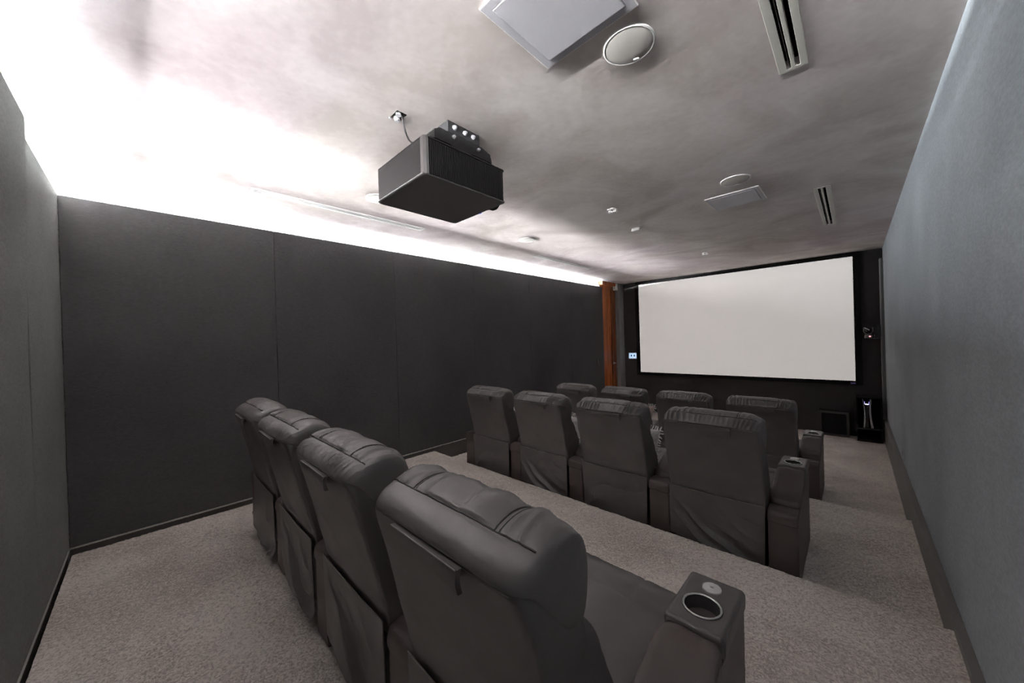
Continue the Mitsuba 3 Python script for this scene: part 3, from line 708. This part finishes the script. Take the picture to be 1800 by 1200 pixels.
arm_parts = {
    'arm': mikit.ply(arm_body_mesh(), 'leather_brown', smooth=35),
    'arm__shoulder': mikit.ply(shoulder_mesh(), 'leather_brown', smooth=True),
    'arm__pad': mikit.ply(pad_mesh(2), 'leather_brown', smooth=True),
    'arm__cap': mikit.ply(cap_mesh(), 'leather', smooth=35),
    'arm__cup_holder': mikit.ply(cup_mesh(), 'black_plastic', smooth=40),
    'arm__cup_rim': mikit.ply(rim_mesh(), 'chrome', smooth=60),
    'arm__touch_button': mikit.ply(disc_mesh(), 'disc_silver', smooth=40),
    'arm__button_mark': mikit.ply(mark_mesh(), 'grey_plastic', smooth=40)}
ROWS = [('back row', 0.545, Z3), ('middle row', 2.66, Z2), ('front row', 4.37, Z1)]
WHERE = ['at the end beside the charcoal wall', 'second from the charcoal wall', 'third from the charcoal wall', 'at the aisle end']
EXTRA = {(0, 3): 'large black leather recliner nearest the camera, aisle end of the back row',
         (0, 0): 'black leather recliner at the charcoal-wall end of the back row, farthest in that row',
         (0, 1): 'black leather recliner of the back row, second from the charcoal wall, between two others',
         (0, 2): 'black leather recliner of the back row, next to the one nearest the camera',
         (1, 0): 'black leather recliner of the middle row beside the charcoal wall',
         (1, 1): 'black leather recliner of the middle row, second from the charcoal wall, with cushion',
         (1, 2): 'black leather recliner of the middle row, third from the charcoal wall, with cushion',
         (1, 3): 'wide-looking black leather recliner at the aisle end of the middle row',
         (2, 0): 'black leather recliner of the front row closest to the charcoal wall, mostly hidden',
         (2, 1): 'black leather recliner of the front row below the wooden door, pink-white cushion beside it',
         (2, 2): 'black leather recliner of the front row, second from its aisle end, below the screen corner',
         (2, 3): 'black leather recliner at the aisle end of the front row, nearest the low speaker'}
for r, (rn, ry, rz) in enumerate(ROWS):
    for c in range(4):
        k = numbered('recliner_chair')
        W = T().translate([X0 + PITCH_X * c, ry, rz])
        var = variants[(0, 1, 1, 0)[c]] if r == 0 else variants[2 + (r + c) % 2]
        for n_, d_ in {**var, **common}.items():
            put(f'{k}__{n_}', d_, None, to_world=W)
        for e in range(2 if c == 3 else 1):
            WA = T().translate([X0 + PITCH_X * (c + e), ry, rz])
            an = 'arm' if e == 0 else 'arm_001'
            for n_, d_ in arm_parts.items():
                put(f'{k}__{an}{n_[3:]}', d_, None, to_world=WA)
            labels[f'{k}__{an}__touch_button'] = {'label': 'silver round touch button'}
            labels[f'{k}__{an}__cup_rim'] = {'label': 'chrome ring of the cup holder'}
        tag(k, EXTRA[(r, c)], 'recliner chair', f'black leather recliners in the {rn}')

# ------------------------------------------------------------------ throw cushions
def cushion_mesh(seed, w=0.30, t=0.11):
    n = 44
    u, v_ = np.meshgrid(np.linspace(-1, 1, n), np.linspace(-1, 1, n), indexing='ij')
    prof_ = np.clip((1 - u ** 4) * (1 - v_ ** 4), 0, 1) ** 0.5
    sx = u * w / 2 * (1 - 0.06 * (1 - v_ ** 2) * np.abs(u)); sy = v_ * w / 2 * (1 - 0.06 * (1 - u ** 2) * np.abs(v_))
    kn = 0.006 * np.sin(u * 34) * np.sin(v_ * 26) + 0.008 * (meshkit.fbm(np.stack([u * 4, v_ * 4, np.full_like(u, seed)], -1), 3, seed) - 0.5)
    a = np.stack([sx, sy, t / 2 * prof_ + kn * prof_], -1); b = np.stack([sx, sy, -t / 2 * prof_ - kn * prof_], -1)
    return fixn(strip2(a, b))
def strip2(a, b):
    n, m = a.shape[:2]
    i, j = np.meshgrid(np.arange(n - 1), np.arange(m - 1), indexing='ij')
    q = np.stack([i * m + j, (i + 1) * m + j, (i + 1) * m + j + 1, i * m + j + 1], -1).reshape(-1, 4)
    f = np.vstack([q[:, [0, 1, 2]], q[:, [0, 2, 3]]])
    return trimesh.Trimesh(np.vstack([a.reshape(-1, 3), b.reshape(-1, 3)]), np.vstack([f, f[:, ::-1] + n * m]), process=False)
def tassel_mesh(seed, w=0.30):
    rng = np.random.default_rng(seed); out = []
    for side in range(4):
        for t in np.linspace(-0.48, 0.48, 13):
            p = np.array([t * w, w / 2 * 0.97, 0.0]); e = p + [rng.normal(0, 0.006), 0.026 + rng.random() * 0.012, rng.normal(0, 0.008)]
            a_ = side * math.pi / 2; R = np.array([[math.cos(a_), -math.sin(a_), 0], [math.sin(a_), math.cos(a_), 0], [0, 0, 1]])
            out.append(tube([R @ p, R @ ((p + e) / 2), R @ e], 0.0055, 5))
    return cat(*out)
cu, ta = cushion_mesh(4), tassel_mesh(4)
cu_d, ta_d = mikit.ply(cu, 'knit_white', smooth=True), mikit.ply(ta, 'knit_white', smooth=40)
cu_p = mikit.ply(cu, 'knit_pink', smooth=True)
CU = [(1, 0, 'white tasselled cushion on the middle-row seat beside the charcoal wall', cu_d), (1, 1, 'white tasselled cushion on the middle-row seat second from the charcoal wall', cu_d),
      (1, 2, 'white tasselled cushion on the middle-row seat third from the charcoal wall', cu_d), (2, 1, 'pinkish cushion with white tassels on a front-row seat', cu_p)]
for r, c, lab, d_ in CU:
    k = numbered('throw_cushion')
    W = T().translate([X0 + PITCH_X * c + 0.575, ROWS[r][1] + 0.270, ROWS[r][2] + 0.625]).rotate([0, 0, 1], -14).rotate([1, 0, 0], 68)
    put(k + '__cover', d_, None, to_world=W)
    put(k + '__tassels', ta_d, None, to_world=W)
    tag(k, lab, 'cushion', 'tasselled cushions on the recliners')

# ------------------------------------------------------------------ things at the walls
k = 'touch_panel'
put(k + '__case', rbox(-3.80, -3.597, YS - 0.022, YS, 1.176, 1.326, 0.004, 8), 'white_paint', 30)
put(k + '__display', box(-3.787, -3.610, YS - 0.0245, YS - 0.0215, 1.192, 1.312), 'white_paint', emitter=emit((0.16, 0.235, 0.33)))
for x in (-3.742, -3.672):
    put(k + '__icon', rbox(x, x + 0.026, YS - 0.027, YS - 0.0245, 1.238, 1.272, 0.0012, 6), 'icon_blue', 30)
tag(k, 'small glowing pale blue touch panel with two dark icons beside the screen', 'touch panel')
labels[k + '__display'] = {'label': 'glowing pale blue display'}

k = 'wall_switch'
put(k + '__plate', rbox(XL, XL + 0.008, 6.652, 6.732, 1.105, 1.228, 0.003, 8), 'black_plastic', 30)
put(k + '__button', rbox(XL + 0.006, XL + 0.012, 6.672, 6.712, 1.13, 1.20, 0.002, 8), 'console_black', 30)
tag(k, 'small black switch on the charcoal wall next to the wooden door', 'light switch')

k = 'wall_outlet'
put(k + '__plate', rbox(XR - 0.006, XR, 5.14, 5.30, 0.40, 0.485, 0.002, 8), 'fabric_grey', 30)
put(k + '__socket', rbox(XR - 0.008, XR - 0.003, 5.24, 5.28, 0.42, 0.465, 0.002, 8), 'grey_plastic', 30)
tag(k, 'small grey outlet plate low on the pale grey wall', 'wall outlet')

k = 'motion_sensor'
put(k + '__body', rbox(-4.015, -3.915, 7.545, 7.62, 2.775, 2.925, 0.012, 10), 'white_paint', 30)
put(k + '__window', rbox(-3.995, -3.935, 7.541, 7.56, 2.80, 2.86, 0.006, 8), 'grille_cloth', 30)
tag(k, 'small white box sensor at the ceiling beside the wooden door', 'motion sensor')

k = 'wall_shelf'
put(k + '__board', rbox(0.105, 0.288, YS - 0.17, YS, 1.545, 1.562, 0.003, 8), 'black_plastic', 30)
put(k + '__side_box', rbox(0.222, 0.290, YS - 0.17, YS, 1.562, 1.765, 0.004, 8), 'console_black', 30)
tag(k, 'small black shelf with side box on the wall beside the screen', 'shelf')
k = 'camera_device'
bx_, by_ = 0.160, YS - 0.10
bm = lathe([(0, 1.562), (0.040, 1.562), (0.044, 1.57), (0.042, 1.605), (0.034, 1.615), (0, 1.615)], 32); bm.apply_translation([bx_, by_, 0]); put(k + '__base', bm, 'grey_plastic', 40)
yk = cat(tube([(bx_ - 0.048, by_, 1.73), (bx_ - 0.05, by_, 1.67), (bx_ - 0.03, by_, 1.63), (bx_, by_, 1.622), (bx_ + 0.03, by_, 1.63), (bx_ + 0.05, by_, 1.67), (bx_ + 0.048, by_, 1.73)], 0.008, 8)); put(k + '__yoke', yk, 'grey_plastic', 50)
hs = trimesh.creation.icosphere(3, 0.041); hs.apply_translation([bx_, by_, 1.69]); put(k + '__head', hs, 'console_black', True)
put(k + '__head_glint', tube([(bx_ - 0.04, by_ - 0.028, 1.722), (bx_ - 0.012, by_ - 0.044, 1.706), (bx_ + 0.012, by_ - 0.046, 1.684)], 0.006, 8), 'console_white', 40)  # white strip standing in for the silver highlight on the head
rl = trimesh.creation.icosphere(2, 0.010); rl.apply_scale([1.3, 0.6, 1]); rl.apply_translation([bx_ + 0.016, by_ - 0.041, 1.59]); put(k + '__red_light', rl, 'black_plastic', True, emitter=emit((0.9, 0.22, 0.25)))
tag(k, 'small swivelling black camera with red light on the wall shelf', 'camera')
labels[k + '__red_light'] = {'label': 'glowing red light'}

k = 'low_speaker'
a, b, c, d = -0.440, -0.078, 0.0, 0.392
ringp = slab(sbox(a, c, b, d).difference(sbox(a + 0.032, c + 0.032, b - 0.032, d - 0.032)), 0, 0.03)
v = np.array(ringp.vertices); ringp.vertices = np.stack([v[:, 0], 7.70 - v[:, 2], v[:, 1]], 1); ringp = fixn(ringp)
put(k + '__cabinet', rbox(a, b, 7.70, 7.855, 0.0, d, 0.004, 8), 'black_plastic', 30)
put(k + '__frame', ringp, 'frame_charcoal')
put(k + '__grille', box(a + 0.03, b - 0.03, 7.69, 7.702, 0.03, d - 0.03), 'velvet')
tag(k, 'low square black speaker with raised grey frame standing under the screen', 'speaker')

k = 'media_cabinet'
a, b = 0.006, 0.284
put(k + '__body', cat(box(a, a + 0.014, 7.54, 7.855, 0.02, 0.665), box(b - 0.014, b, 7.54, 7.855, 0.02, 0.665), box(a, b, 7.845, 7.858, 0.02, 0.665), box(a, b, 7.54, 7.855, 0.0, 0.03), box(a, b, 7.54, 7.855, 0.653, 0.668)), 'velvet')
put(k + '__shelf', box(a + 0.014, b - 0.014, 7.55, 7.845, 0.185, 0.20), 'black_plastic')
tag(k, 'open black media cabinet on the carpet at the end of the screen wall', 'cabinet')

k = 'game_console'
cx_, cy_ = 0.120, 7.60
put(k + '__core', rbox(cx_ - 0.022, cx_ + 0.022, cy_, cy_ + 0.20, 0.20, 0.575, 0.008, 10), 'console_black', 30)
def fin(side):
    z = np.linspace(0.202, 0.632, 30); t = (z - 0.202) / 0.43
    xo = cx_ + side * (0.030 + 0.016 * np.abs(2 * t - 1) ** 2) + 0.012 * (1 - t)
    wd = (0.016 if side < 0 else 0.026) * (1 - 0.55 * t)
    P = np.stack([np.stack([xo - wd / 2 * side, np.full_like(z, cy_ - 0.012), z], -1), np.stack([xo + wd / 2 * side, np.full_like(z, cy_ - 0.006), z], -1),
                  np.stack([xo + wd / 2 * side, np.full_like(z, cy_ + 0.21), z], -1), np.stack([xo - wd / 2 * side, np.full_like(z, cy_ + 0.21), z], -1)], 1)
    return strip(P, True)
for s in (-1, 1):
    put(k + '__side_plate', fin(s), 'console_white', 30)
put(k + '__light_bar', box(cx_ - 0.020, cx_ + 0.020, cy_ - 0.004, cy_ + 0.002, 0.552, 0.566), 'console_white', emitter=emit((0.6, 0.6, 0.85)))
for s in (-1, 1):
    put(k + '__side_glow', rbox(cx_ + s * 0.024 - 0.003, cx_ + s * 0.024 + 0.003, cy_ - 0.006, cy_, 0.56, 0.60, 0.002, 6), 'console_white', 30, emitter=emit((0.22, 0.2, 0.75)))
tag(k, 'white and black upright game console glowing inside the black cabinet', 'game console')
labels[k + '__side_plate'] = {'label': 'white curved side plate'}
labels[k + '__side_plate_001'] = {'label': 'white curved side plate'}
